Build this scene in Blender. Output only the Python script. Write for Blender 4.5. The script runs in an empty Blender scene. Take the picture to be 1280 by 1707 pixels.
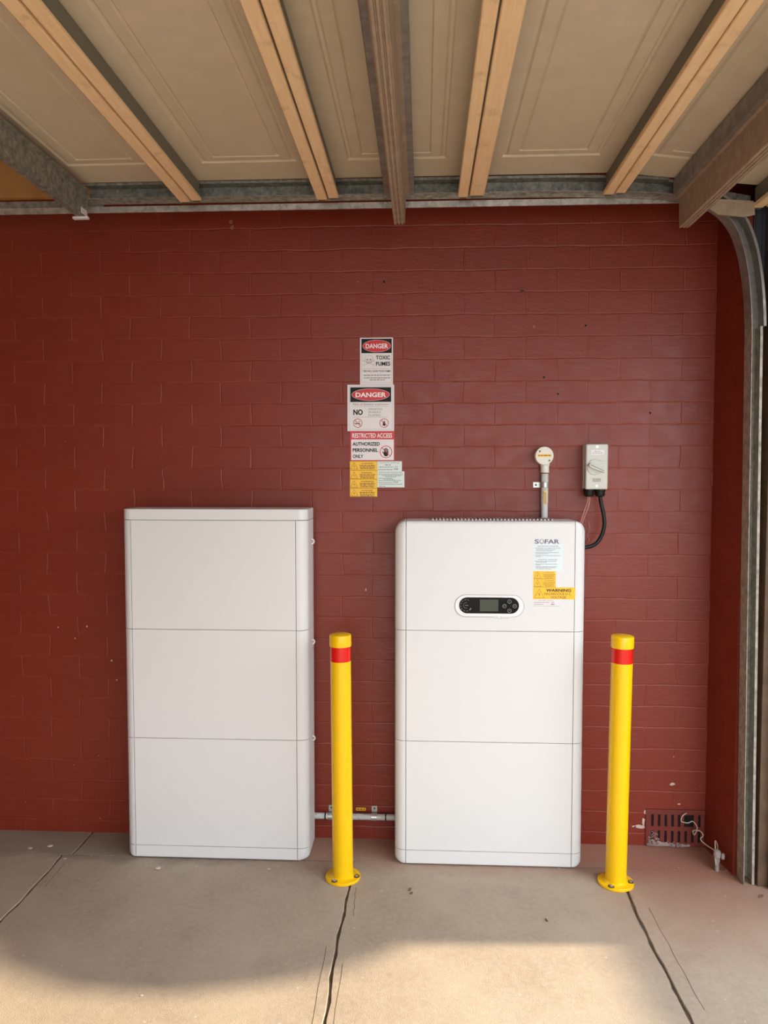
import bpy, bmesh, math, random
from mathutils import Vector, Matrix
random.seed(7)
PI = math.pi
S = bpy.context.scene
C = S.collection

# ------------------------------------------------------------------ camera
CAM = Vector((0.0, -3.05, 1.49))
cd = bpy.data.cameras.new('camera')
cam = bpy.data.objects.new('camera', cd); C.objects.link(cam); S.camera = cam
YAW, PITCH = 0.05059, 0.05183
cam.location = CAM
cam.rotation_euler = (PI/2 - PITCH, 0, YAW)
cd.sensor_fit = 'VERTICAL'; cd.sensor_height = 24.0
cd.lens = 1282.0/1707.0*24.0
cd.clip_start = 0.02

# ------------------------------------------------------------------ world, sun, exposure
w = bpy.data.worlds.new('sky'); S.world = w; w.use_nodes = True
nt = w.node_tree; bg = nt.nodes['Background']
bg.inputs[0].default_value = (0.89, 0.945, 1.0, 1)
# hazy sky, brighter round the sun (which stands over +x)
_tc = nt.nodes.new('ShaderNodeTexCoord'); _d = nt.nodes.new('ShaderNodeVectorMath'); _d.operation = 'DOT_PRODUCT'
_d.inputs[1].default_value = (0.9, -0.25, 0.35); nt.links.new(_tc.outputs['Generated'], _d.inputs[0])
_m = nt.nodes.new('ShaderNodeMapRange'); nt.links.new(_d.outputs['Value'], _m.inputs[0])
for _i, _v in ((1, -.6), (2, 1.0), (3, .55), (4, 2.75)): _m.inputs[_i].default_value = _v
nt.links.new(_m.outputs[0], bg.inputs[1])
SUN_EL = math.radians(32)
sd = bpy.data.lights.new('sun', 'SUN'); sun = bpy.data.objects.new('sun', sd); C.objects.link(sun)
sdir = Vector((-math.cos(SUN_EL), -0.05*math.cos(SUN_EL), -math.sin(SUN_EL)))
sun.rotation_euler = sdir.to_track_quat('-Z', 'Y').to_euler()
sun.location = (8, 0, 6)
sd.energy = 3.0; sd.angle = math.radians(1.8); sd.color = (1.0, 0.83, 0.58)
vs = S.view_settings
S.display_settings.display_device = 'sRGB'
vs.view_transform = 'Standard'; vs.look = 'None'; vs.gamma = 1; vs.use_curve_mapping = False
vs.exposure = 1.47

# ------------------------------------------------------------------ materials
def lin(c):
    return tuple((v/255/12.92 if v/255 <= .04045 else ((v/255+.055)/1.055)**2.4) for v in c)

class NT:
    def __init__(s, name, rgb, rough=.5, metal=0.0, spec=.5):
        s.m = bpy.data.materials.new(name); s.m.use_nodes = True
        s.t = s.m.node_tree; s.b = s.t.nodes['Principled BSDF']
        s.b.inputs['Base Color'].default_value = (*rgb, 1)
        s.b.inputs['Roughness'].default_value = rough
        s.b.inputs['Metallic'].default_value = metal
        s.b.inputs['Specular IOR Level'].default_value = spec
    def n(s, k, **kw):
        x = s.t.nodes.new(k)
        for a, v in kw.items():
            if a.startswith('i_'): x.inputs[a[2:].replace('_', ' ')].default_value = v
            else: setattr(x, a, v)
        return x
    def l(s, a, b): s.t.links.new(a, b)
    def co(s, scale=(1,1,1), space='Object'):
        tc = s.n('ShaderNodeTexCoord'); mp = s.n('ShaderNodeMapping')
        mp.inputs['Scale'].default_value = scale
        s.l(tc.outputs[space], mp.inputs[0]); return mp.outputs[0]
    def noise(s, scale=5, detail=4, rough=.5, sc=(1,1,1)):
        x = s.n('ShaderNodeTexNoise'); x.inputs['Scale'].default_value = scale
        x.inputs['Detail'].default_value = detail; x.inputs['Roughness'].default_value = rough
        s.l(s.co(sc), x.inputs['Vector']); return x.outputs['Fac']
    def ramp(s, f, stops):
        x = s.n('ShaderNodeValToRGB'); e = x.color_ramp.elements
        while len(e) < len(stops): e.new(.5)
        for q, (p, c) in zip(e, stops): q.position = p; q.color = (*c, 1) if len(c) == 3 else c
        s.l(f, x.inputs[0]); return x.outputs[0]
    def mix(s, f, a, b, mode='MIX'):
        x = s.n('ShaderNodeMix', data_type='RGBA', blend_type=mode)
        for i, v in ((0, f), (6, a), (7, b)):
            if isinstance(v, (int, float)): x.inputs[i].default_value = v
            elif isinstance(v, tuple): x.inputs[i].default_value = (*v, 1) if len(v) == 3 else v
            else: s.l(v, x.inputs[i])
        return x.outputs[2]
    def math(s, op, a, b=0.0, c=None):
        x = s.n('ShaderNodeMath', operation=op)
        for i, v in enumerate((a, b) if c is None else (a, b, c)):
            if isinstance(v, (int, float)): x.inputs[i].default_value = v
            else: s.l(v, x.inputs[i])
        return x.outputs[0]
    def bump(s, h, strength=.3, dist=.01, prev=None):
        x = s.n('ShaderNodeBump'); x.inputs['Strength'].default_value = strength
        x.inputs['Distance'].default_value = dist; s.l(h, x.inputs['Height'])
        if prev is not None: s.l(prev, x.inputs['Normal'])
        s.l(x.outputs[0], s.b.inputs['Normal']); return x.outputs[0]
    def col(s, c): s.l(c, s.b.inputs['Base Color'])
    def rgh(s, c): s.l(c, s.b.inputs['Roughness'])

def plain(name, rgb, rough=.5, metal=0, spec=.5, var=.0, bump=0, bs=200):
    q = NT(name, rgb, rough, metal, spec)
    if var:
        f = q.noise(14, 4)
        q.col(q.mix(q.ramp(f, [(.3, (0,0,0)), (.7, (1,1,1))]), tuple(v*(1-var) for v in rgb), tuple(min(1, v*(1+var)) for v in rgb)))
    if bump: q.bump(q.noise(bs, 3), bump, .002)
    return q.m

def brick_mat():
    q = NT('painted_brick', (.2, .03, .015), .42, spec=.42)
    tc = q.n('ShaderNodeTexCoord'); sp = q.n('ShaderNodeSeparateXYZ'); q.l(tc.outputs['Object'], sp.inputs[0])
    nz = q.n('ShaderNodeTexNoise'); nz.inputs['Scale'].default_value = 7; nz.inputs['Detail'].default_value = 3
    q.l(tc.outputs['Object'], nz.inputs['Vector'])
    ns = q.n('ShaderNodeSeparateColor'); q.l(nz.outputs['Color'], ns.inputs[0])
    hx = q.math('ADD', sp.outputs['X'], sp.outputs['Y'])
    x = q.math('ADD', q.math('ADD', hx, .2018 + .2405*40), q.math('MULTIPLY', q.math('SUBTRACT', ns.outputs[0], .5), .030))
    z = q.math('ADD', q.math('ADD', sp.outputs['Z'], -.052 + .0855*40), q.math('MULTIPLY', q.math('SUBTRACT', ns.outputs[1], .5), .014))
    cb = q.n('ShaderNodeCombineXYZ'); q.l(x, cb.inputs[0]); q.l(z, cb.inputs[1])
    br = q.n('ShaderNodeTexBrick'); q.l(cb.outputs[0], br.inputs['Vector'])
    br.offset = .5; br.offset_frequency = 2; br.squash = 1
    for k, v in (('Scale', 1), ('Mortar Size', .0038), ('Mortar Smooth', .9), ('Bias', 0), ('Brick Width', .2405), ('Row Height', .0855)):
        br.inputs[k].default_value = v
    br.inputs['Color1'].default_value = (.35, .35, .35, 1); br.inputs['Color2'].default_value = (.65, .65, .65, 1); br.inputs['Mortar'].default_value = (.5,.5,.5,1)
    base = q.mix(br.outputs['Color'], (.172, .0190, .0075), (.212, .0265, .0110))
    big = q.ramp(q.noise(1.7, 3), [(.35, (0,0,0)), (.7, (1,1,1))])
    base = q.mix(q.math('MULTIPLY', big, .35), base, (.225, .031, .0145))
    # brush streaks
    st = q.ramp(q.noise(9, 5, .6, (1.0, 1.0, 9)), [(.42, (0,0,0)), (.62, (1,1,1))])
    base = q.mix(q.math('MULTIPLY', st, .18), base, (.25, .038, .019))
    # light caught on the joint edges, painted in as paler broken lines
    glint = q.ramp(q.noise(11, 5, .65), [(.46, (0,0,0)), (.66, (1,1,1))])
    e = q.ramp(br.outputs['Fac'], [(0, (0,0,0)), (.25, (1,1,1)), (.75, (.3,.3,.3)), (1, (0,0,0))])
    base = q.mix(q.math('MULTIPLY', q.math('MULTIPLY', e, glint), .5), base, (.42, .13, .08))
    # small flecks where the paint has flaked, more of them low on the wall
    fl = q.noise(95, 2); low = q.n('ShaderNodeMapRange'); q.l(sp.outputs['Z'], low.inputs[0])
    for i, v in ((1, 0.0), (2, 1.1), (3, .735), (4, .80)): low.inputs[i].default_value = v
    fk = q.math('GREATER_THAN', fl, low.outputs[0])
    base = q.mix(q.math('MULTIPLY', fk, .8), base, (.62, .42, .34))
    # dirt at the foot of the wall
    q.col(base)
    q.rgh(q.ramp(q.noise(16, 3), [(.3, (.34,)*3), (.7, (.48,)*3)]))
    h = q.math('MULTIPLY', br.outputs['Fac'], -1.0)
    b1 = q.bump(h, .26, .005)
    b2 = q.bump(q.noise(24, 5, .6, (1,1,2.6)), .22, .005, b1)
    q.bump(q.noise(150, 2, .5, (1,1,2)), .16, .002, b2)
    return q.m

def concrete_mat():
    q = NT('concrete', (.4, .33, .25), .85)
    tc = q.n('ShaderNodeTexCoord'); sp = q.n('ShaderNodeSeparateXYZ'); q.l(tc.outputs['Object'], sp.inputs[0])
    a = q.ramp(q.noise(2.2, 6, .6), [(.3, (.33, .262, .205)), (.7, (.45, .375, .295))])
    a = q.mix(q.math('MULTIPLY', q.ramp(q.noise(60, 3), [(.35, (0,0,0)), (.65, (1,1,1))]), .35), a, (.47, .40, .31))
    dk = q.ramp(q.noise(7, 6, .7), [(.55, (0,0,0)), (.75, (1,1,1))])
    a = q.mix(q.math('MULTIPLY', dk, .35), a, (.25, .20, .16))
    # red paint spread over the floor beside the wall
    def mr(sock, v0, v1, a0, a1):
        m = q.n('ShaderNodeMapRange'); q.l(sock, m.inputs[0])
        for i, v in ((1, v0), (2, v1), (3, a0), (4, a1)): m.inputs[i].default_value = v
        return m.outputs[0]
    n1 = q.noise(5, 5, .6)
    yy = q.math('ADD', sp.outputs['Y'], q.math('MULTIPLY', q.math('SUBTRACT', n1, .5), .25))
    near = mr(yy, -.30, -.10, 0, 1)
    rx = mr(sp.outputs['X'], -.62, -.38, 0, 1)
    k1 = q.math('MULTIPLY', near, rx)
    n2 = q.math('MULTIPLY', mr(yy, -.85, -.40, 0, 1), mr(sp.outputs['X'], .55, .85, 0, 1))
    k = q.math('MINIMUM', q.math('ADD', q.math('MULTIPLY', k1, .7), q.math('MULTIPLY', n2, .50)), .82)
    a = q.mix(k, a, (.33, .125, .080))
    # grey band of older concrete against the wall at the left
    gl = q.math('MULTIPLY', mr(yy, -.24, -.19, 0, 1), mr(sp.outputs['X'], -.60, -.8, 0, 1))
    a = q.mix(q.math('MULTIPLY', gl, .6), a, (.215, .175, .135))
    lt = q.math('GREATER_THAN', q.noise(38, 2), .735)
    a = q.mix(q.math('MULTIPLY', lt, .5), a, (.62, .56, .48))
    q.col(a)
    b = q.bump(q.noise(260, 3), .55, .003)
    q.bump(q.noise(12, 4), .25, .01, b)
    return q.m

def galv_mat(name, c0, c1, rough=.42, metal=.75, warp=24, sc=(1,1,1)):
    q = NT(name, c0, rough, metal)
    v = q.n('ShaderNodeTexVoronoi'); v.inputs['Scale'].default_value = warp*2.2; q.l(q.co(sc), v.inputs['Vector'])
    vc = q.n('ShaderNodeSeparateColor'); q.l(v.outputs['Color'], vc.inputs[0])
    f = q.mix(.5, q.ramp(vc.outputs[0], [(0, (0,0,0)), (1, (1,1,1))]), q.ramp(q.noise(warp, 5, .7), [(.4, (0,0,0)), (.6, (1,1,1))]))
    q.col(q.mix(f, c0, c1)); q.rgh(q.ramp(q.noise(warp, 4), [(.3, (rough-.1,)*3), (.7, (rough+.15,)*3)]))
    q.bump(q.noise(warp*3, 3), .15, .002)
    return q.m

def pine_mat():
    q = NT('pale_pine', (.8, .55, .3), .6)
    g = q.ramp(q.noise(10, 5, .6, (14, .8, 14)), [(.35, (.88, .60, .33)), (.65, (.92, .70, .43))])
    g = q.mix(q.math('MULTIPLY', q.ramp(q.noise(14, 4, .7), [(.56, (0,0,0)), (.72, (1,1,1))]), .35), g, (.42, .26, .13))
    q.col(g); q.bump(q.noise(60, 3, .5, (6, 1, 6)), .2, .002); return q.m

M = dict(
    brick=brick_mat(), concrete=concrete_mat(), pine=pine_mat(),
    groove=plain('groove_dirt', (.10, .072, .05), .95, var=.5, bump=.6, bs=90),
    olive=plain('olive_grey_steel', (.20, .185, .145), .55, .2),
    galv=galv_mat('galvanised_steel', (.42, .41, .36), (.17, .18, .155), .5, .5, 40),
    galvt=galv_mat('weathered_track_steel', (.46, .43, .36), (.25, .23, .19), .6, .2, 30),
    galvb=galv_mat('bright_galvanised_steel', (.72, .69, .64), (.36, .35, .32), .38),
    strut=galv_mat('strut_steel', (.36, .34, .31), (.25, .24, .225), .5, .45),
    hat=galv_mat('brown_steel', (.46, .36, .26), (.37, .29, .21), .55, .25),
    skin=plain('cream_door_skin', (.62, .54, .395), .5, var=.04),
    orange=plain('varnished_board', (.50, .27, .09), .6, var=.1),
    white=plain('white_powder_coat', (.745, .75, .755), .38),
    seam=plain('seam_shadow_gap', (.22, .22, .24), .7),
    fin=plain('grey_fins', (.55, .5, .5), .5, .4),
    black=plain('black_glass', (.004, .004, .005), .16, spec=.15),
    lcd=plain('lcd_glass', (.07, .08, .06), .2, spec=.2),
    pod=plain('pod_white', (.86, .86, .87), .3),
    lgrey=plain('light_grey_print', (.45, .45, .46), .5),
    logo=plain('logo_blue_grey', (.085, .085, .16), .4),
    yellow=plain('yellow_powder_coat', (.93, .56, .0), .3),
    redtape=plain('red_reflective_tape', (.72, .012, .008), .16),
    steel=plain('stainless', (.6, .58, .55), .3, .9),
    dsteel=plain('dark_washer', (.14, .12, .09), .45, .7),
    paper=plain('sign_white', (.78, .75, .76), .4),
    pmint=plain('label_pale_green', (.72, .82, .78), .45),
    psky=plain('label_pale_blue', (.72, .82, .86), .4),
    ink=plain('ink_black', (.008, .008, .009), .5, spec=.25),
    grey=plain('ink_grey', (.22, .22, .24), .5),
    sred=plain('sign_red', (.60, .015, .025), .4),
    swhite=plain('sign_lettering_white', (.85, .82, .82), .4),
    lyel=plain('label_yellow', (.92, .53, .012), .4),
    lbrown=plain('label_brown_ink', (.20, .075, .01), .5),
    pvc=plain('grey_pvc', (.62, .62, .60), .45),
    pvcw=plain('cream_pvc', (.74, .72, .64), .4),
    box=plain('isolator_grey', (.60, .60, .55), .4),
    boxd=plain('isolator_shadow_gap', (.2, .2, .17), .6),
    rubber=plain('black_rubber', (.008, .009, .008), .45, spec=.3),
    pink=plain('pink_wire', (.62, .27, .20), .5),
    clip=plain('zinc_clip', (.55, .56, .53), .35, .6),
    terra=plain('painted_vent', (.16, .022, .013), .5, var=.15, bump=.4, bs=120),
    dark=plain('dark_void', (.006, .004, .004), .95),
    plaster=plain('bare_plaster', (.60, .45, .40), .9, var=.2, bump=.5, bs=150),
    mortar=plain('crumbled_mortar', (.34, .27, .25), .95, var=.4, bump=.9, bs=120),
    twine=plain('dirty_twine', (.50, .43, .33), .8),
    pipe=plain('weathered_pipe', (.32, .28, .25), .7, var=.25, bump=.4, bs=140),
    jamb=plain('brown_timber_jamb', (.12, .07, .04), .6, var=.3),
    jmetal=plain('blue_grey_steel_edge', (.20, .22, .26), .35, .5),
    jdark=plain('dark_blue_lintel', (.035, .042, .055), .5),
    plasterb=plain('off_white_ceiling', (.62, .58, .50), .8),
    render=plain('pale_render', (.62, .58, .52), .8, var=.05),
    oldmark=plain('worn_mark', (.30, .12, .07), .8), scorch=plain('dark_mark', (.07, .025, .012), .8),
    fence=plain('fence_timber', (.55, .50, .43), .8, var=.2),
    leafg=plain('leaf_green', (.05, .10, .03), .7, var=.3),
    leafd=plain('dry_leaf', (.14, .08, .05), .8, var=.3),
    pebble=plain('pale_pebble', (.62, .55, .46), .85, var=.15),
)

# ------------------------------------------------------------------ helpers
def prop(o, label=None, cat=None, group=None, kind=None):
    if label: o['label'] = label
    if cat: o['category'] = cat
    if group: o['group'] = group
    if kind: o['kind'] = kind
    return o
def thing(name, loc, label, cat, group=None):
    o = bpy.data.objects.new(name, None); C.objects.link(o); o.location = loc; o.empty_display_size = .05
    return prop(o, label, cat, group)
def finish(name, bm, mat, parent=None, smooth=False, bevel=0, seg=2, origin=None, angle=35):
    me = bpy.data.meshes.new(name); bmesh.ops.recalc_face_normals(bm, faces=bm.faces[:]) if smooth != 'keep' else None
    bm.to_mesh(me); bm.free()
    o = bpy.data.objects.new(name, me); C.objects.link(o)
    if isinstance(mat, (list, tuple)):
        for m in mat: me.materials.append(m)
    else: me.materials.append(mat)
    if smooth:
        for p in me.polygons: p.use_smooth = True
        me.set_sharp_from_angle(angle=math.radians(angle))
    if parent is not None:
        # children are modelled in world space
        o.parent = parent
        inv = world_loc(parent)
        me.transform(Matrix.Translation(-inv))
    elif origin is not None:
        me.transform(Matrix.Translation(-Vector(origin))); o.location = origin
    if bevel:
        b = o.modifiers.new('bevel', 'BEVEL'); b.width = bevel; b.segments = seg; b.limit_method = 'ANGLE'; b.angle_limit = math.radians(40)
        for p in me.polygons: p.use_smooth = True
        me.set_sharp_from_angle(angle=math.radians(35))
    return o
def world_loc(o):
    v = Vector((0,0,0))
    while o is not None: v = v + o.location; o = o.parent
    return v
def B(): return bmesh.new()
def box(bm, a, b, mat_index=0):
    (x0,y0,z0),(x1,y1,z1) = a, b
    vs_ = [bm.verts.new(p) for p in ((x0,y0,z0),(x1,y0,z0),(x1,y1,z0),(x0,y1,z0),(x0,y0,z1),(x1,y0,z1),(x1,y1,z1),(x0,y1,z1))]
    for f in ((0,3,2,1),(4,5,6,7),(0,1,5,4),(1,2,6,5),(2,3,7,6),(3,0,4,7)):
        bm.faces.new([vs_[i] for i in f]).material_index = mat_index
def loft(bm, rings, cap=True, closed=True):
    R = [[bm.verts.new(p) for p in r] for r in rings]
    n = len(R[0])
    for a, b in zip(R, R[1:]):
        for i in range(n if closed else n-1):
            j = (i+1) % n
            try: bm.faces.new((a[i], a[j], b[j], b[i]))
            except ValueError: pass
    if cap: bm.faces.new(R[0][::-1]); bm.faces.new(R[-1])
def cyl(bm, p0, p1, r, seg=24, r1=None):
    p0, p1 = Vector(p0), Vector(p1); d = (p1-p0).normalized()
    u = d.orthogonal().normalized(); v = d.cross(u)
    r1 = r if r1 is None else r1
    loft(bm, [[p + (u*math.cos(t*2*PI/seg)+v*math.sin(t*2*PI/seg))*q for t in range(seg)] for p, q in ((p0, r), (p1, r1))])
def lathe(bm, base, axis, prof, seg=32):
    base = Vector(base); d = Vector(axis).normalized(); u = d.orthogonal().normalized(); v = d.cross(u)
    loft(bm, [[base + d*h + (u*math.cos(t*2*PI/seg)+v*math.sin(t*2*PI/seg))*max(r, 1e-4) for t in range(seg)] for r, h in prof])
def smooth_path(pts, k=6):
    P = [Vector(p) for p in pts]; out = []
    for i in range(len(P)-1):
        a, b, c, d = P[max(i-1,0)], P[i], P[i+1], P[min(i+2,len(P)-1)]
        for t in range(k):
            s = t/k
            out.append(.5*((2*b)+(c-a)*s+(2*a-5*b+4*c-d)*s*s+(3*b-a-3*c+d)*s**3))
    out.append(P[-1]); return out
def tube(bm, pts, r, seg=10, k=6, rfun=None):
    P = smooth_path(pts, k) if k else [Vector(p) for p in pts]
    u = None; rings = []
    for i, p in enumerate(P):
        d = (P[min(i+1,len(P)-1)] - P[max(i-1,0)]).normalized()
        u = d.orthogonal().normalized() if u is None else (u - d*u.dot(d)).normalized()
        v = d.cross(u); q = r if rfun is None else rfun(i)
        rings.append([p + (u*math.cos(t*2*PI/seg)+v*math.sin(t*2*PI/seg))*q for t in range(seg)])
    loft(bm, rings)
def polyprism(bm, pts, axis, a, b):
    """pts 2D outline, extruded from a to b along axis ('x','y','z')"""
    def mk(p, h): return {'x': (h, p[0], p[1]), 'y': (p[0], h, p[1]), 'z': (p[0], p[1], h)}[axis]
    loft(bm, [[mk(p, a) for p in pts], [mk(p, b) for p in pts]])
def flatpoly(bm, pts, y):
    bm.faces.new([bm.verts.new((p[0], y, p[1])) for p in pts])
def rect(bm, x0, z0, x1, z1, y): flatpoly(bm, [(x0,z0),(x1,z0),(x1,z1),(x0,z1)], y)
def ell(cx, cz, rx, rz, n=40, a0=0, a1=2*PI): return [(cx+rx*math.cos(a0+(a1-a0)*i/n), cz+rz*math.sin(a0+(a1-a0)*i/n)) for i in range(n)]
def ringpoly(bm, cx, cz, rx, rz, th, y, n=40):
    a = [bm.verts.new((p[0], y, p[1])) for p in ell(cx,cz,rx,rz,n)]; b = [bm.verts.new((p[0], y, p[1])) for p in ell(cx,cz,rx-th,rz-th,n)]
    for i in range(n): j=(i+1)%n; bm.faces.new((a[i],a[j],b[j],b[i]))
def line(bm, p, q, th, y):
    d = Vector((q[0]-p[0], q[1]-p[1])); nrm = Vector((-d.y, d.x)).normalized()*th/2
    flatpoly(bm, [(p[0]+nrm.x,p[1]+nrm.y),(q[0]+nrm.x,q[1]+nrm.y),(q[0]-nrm.x,q[1]-nrm.y),(p[0]-nrm.x,p[1]-nrm.y)], y)
def text(bm, s, x0, z0, x1, z1, y, bold=0.0):
    """lettering fitted into the rectangle, facing -y"""
    cu = bpy.data.curves.new('t', 'FONT'); cu.body = s; cu.size = 1; cu.offset = bold; cu.resolution_u = 3
    ob = bpy.data.objects.new('t', cu); C.objects.link(ob)
    dg = bpy.context.evaluated_depsgraph_get(); dg.update()
    me = bpy.data.meshes.new_from_object(ob.evaluated_get(dg))
    xs = [v.co.x for v in me.vertices]; ys = [v.co.y for v in me.vertices]
    if xs:
        a, b, c, d = min(xs), max(xs), min(ys), max(ys)
        for v in me.vertices:
            v.co = (x0+(v.co.x-a)/(b-a)*(x1-x0), y, z0+(v.co.y-c)/(d-c)*(z1-z0))
        bm.from_mesh(me)
    bpy.data.objects.remove(ob); bpy.data.curves.remove(cu); bpy.data.meshes.remove(me)
def scribble(bm, x0, x1, z, h, y, n=None):
    """a line of print too small to read"""
    x = x0
    while x < x1:
        wd = random.uniform(1.2, 4.5)*h
        e = min(x+wd, x1); rect(bm, x, z-h/2, e, z+h/2, y); x = e + h*.7

# ------------------------------------------------------------------ setting
WX0, NIB = -3.2, 1.13
bm = B(); box(bm, (WX0-.2, 0, -.1), (1.5, .25, 2.95))
wall = prop(finish('wall_back', bm, M['brick']), kind='structure', label='red painted brick wall behind the two white cabinets')
bm = B(); polyprism(bm, [(1.122, 0), (1.148, -.214), (1.36, -.214), (1.36, 0)], 'z', -.1, 2.45)
prop(finish('wall_right', bm, M['brick']), kind='structure')
bm = B(); box(bm, (WX0-.2, -5.3, -.1), (WX0, 0, 2.95))
prop(finish('wall_left', bm, M['brick']), kind='structure')
bm = B(); box(bm, (WX0-.2, -5.3, 2.80), (1.5, 0, 2.95))
prop(finish('ceiling', bm, M['plasterb']), kind='structure')

# floor: cast slabs with open joints
bm = B()
def slab(x0, x1, y0, y1, jl=True, jr=True):
    N = max(6, int((y1-y0)/.035))
    n = 1
    L, R_ = [], []
    for i in range(N+1):
        y = y0+(y1-y0)*i/N
        def wob(x, s):
            c = round(x*20)/20
            return x + .0035*math.sin(y*9+c*5)+.0018*math.sin(y*31+c)+.0010*math.sin(y*60+s*3)+random.uniform(-.0008,.0008)
        L.append((wob(x0+.0042, 1) if jl else x0, y)); R_.append((wob(x1-.0042, 2) if jr else x1, y))
    poly = R_ + L[::-1]
    top = []
    loft(bm, [[(p[0], p[1], -.09) for p in poly], [(p[0], p[1], -.003) for p in poly], [(p[0]+(.002 if p[0] < (x0+x1)/2 else -.002), p[1], 0) for p in poly]])
JY = -.188
for a, b, jl, jr in ((-3.4, -1.398, 0, 1), (-1.398, -.265, 1, 1), (-.265, .727, 1, 1), (.727, 1.9, 1, 0)):
    slab(a, b, -5.3, JY-.003, jl, jr)
for a, b, jl, jr in ((-3.4, -1.36, 0, 1), (-1.36, 1.36, 1, 0)):
    slab(a, b, JY+.003, .0, jl, jr)
box(bm, (-3.4, -5.3, -.2), (1.9, 0.0, -.09))
box(bm, (1.9, -5.3, -.2), (9, 3, -.002)); box(bm, (-3.4, -12, -.2), (9, -5.3, -.002))
floor = prop(finish('floor', bm, M['concrete']), kind='structure', label='jointed concrete slab floor, sunlit towards the front')
bm = B()
random.seed(3)
for x in (-1.398, -.265, .727):
    pts = []
    y = JY-.01
    tw = [(x-.014, -5.3), (x+.014, -5.3), (x+.014, y), (x-.014, y)]
    polyprism(bm, tw, 'z', -.088, -.006)
box(bm, (-3.3, JY-.006, -.088), (1.36, JY+.006, -.006))
for x, sgn in ((-.265, 1), (-1.398, -1), (.727, 1)):
    for i in range(46):
        y = -random.uniform(.25, 1.9); r = random.uniform(.0015, .005)
        bmesh.ops.create_icosphere(bm, subdivisions=1, radius=r, matrix=Matrix.Translation((x+random.uniform(-.006,.006), y, -.006)))
jf = finish('joint_dirt', bm, M['groove'], floor); jf['label'] = 'dark dirt and grit packed in the floor joints'
bm = B()
for x, y0, y1 in ((-.237, -.37, -.55), (-.240, -.80, -1.6), (-1.362, -.25, -.42), (.775, -.45, -.95), (-.300, -.72, -1.5)):
    pts = [(x+.0015*math.sin(i*1.7)+i*.0006, y0+(y1-y0)*i/12) for i in range(13)]
    for (a, b), (c, d) in zip(pts, pts[1:]):
        v = [bm.verts.new(p) for p in ((a-.0009,b,.0004),(a+.0009,b,.0004),(c+.0009,d,.0004),(c-.0009,d,.0004))]; bm.faces.new(v)
finish('hairline_crack', bm, M['groove'], floor)

# skirt of the timber lining above the rail, at the far left end
bm = B(); box(bm, (-3.0, -.03, 2.572), (-1.30, -.002, 2.742)); box(bm, (-3.0, -.03, 2.747), (-1.30, -.002, 2.80))
prop(finish('trim_1', bm, M['orange'], bevel=.002), kind='structure', label='varnished timber board high on the wall beyond the door')

# opening on the right: jamb, steel edge, lintel
bm = B(); box(bm, (1.206, -.290, 0), (1.36, -.215, 2.45))
prop(finish('trim_2', bm, M['jamb'], bevel=.002), kind='structure', label='brown timber jamb of the garage opening')
bm = B(); box(bm, (1.240, -.325, 0), (1.36, -.2905, 2.45))
prop(finish('trim_3', bm, M['jmetal'], bevel=.002), kind='structure', label='steel edge of the garage opening')
bm = B(); box(bm, (1.36, -5.2, 2.2), (1.5, -.0, 2.8)); box(bm, (1.165, -.2205, 2.14), (1.36, -.2145, 2.8))
for i in range(8): box(bm, (1.172+i*.022, -.2235, 2.14), (1.182+i*.022, -.2206, 2.8))
for i in range(40): box(bm, (1.345, -5.1+i*.12, 2.2), (1.3595, -5.06+i*.12, 2.8))
prop(finish('trim_4', bm, M['jdark']), kind='structure', label='dark lintel over the garage opening')
# far side of the carport: beam and posts (open to the yard)
bm = B(); box(bm, (WX0, -5.3, 2.5), (1.5, -5.15, 2.8))
prop(finish('trim_5', bm, M['jdark']), kind='structure')
bm = B(); box(bm, (WX0, -5.3, 0), (-1.0, -5.15, 2.5))  # wall added out of view to cut light on the left; pale for warm bounce
prop(finish('wall_front_added', bm, M['render']), kind='structure')
bm = B(); box(bm, (1.36, -5.3, 0), (1.5, -5.15, 2.5))
prop(finish('trim_6', bm, M['brick']), kind='structure')
# outside, unseen: pier, shrub and fence added to shape the sunlit floor patch
bm = B(); box(bm, (1.55, -.60, -.05), (1.85, .25, 2.6))  # added pier; its edge sets the far limit of the sun patch
prop(finish('wall_sun_blocker', bm, M['render']), kind='structure')
bm = B(); box(bm, (3.85, -9, -.1), (3.9, 3, 2.03))  # added fence; its top ends the sun patch at the right
for i in range(60): box(bm, (3.835, -9+i*.2, -.1), (3.8495, -8.9+i*.2, 2.03))
prop(finish('sun_blocker_fence', bm, M['fence']), 'timber paling fence added out of view to shade the floor near the opening', 'fence')
sh = thing('sun_blocker_shrub', (2.36, -.40, 0), 'clipped ball shrub added out of view to bulge the shadow on the floor', 'shrub')
bm = B(); cyl(bm, (2.36,-.40,0), (2.36,-.40,1.6), .03, 10, .02); finish('trunk', bm, M['jamb'], sh, True)
bm = B(); bmesh.ops.create_icosphere(bm, subdivisions=5, radius=.40, matrix=Matrix.Translation((2.36,-.40,1.86)))  # added foliage; its bulge bends the shadow edge on the floor
for v in bm.verts:
    d = v.co-Vector((2.36,-.40,1.86)); v.co += d*random.uniform(-.06,.05); v.co.z = min(v.co.z, 2.08)+.10
finish('foliage', bm, M['leafg'], sh)

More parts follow.
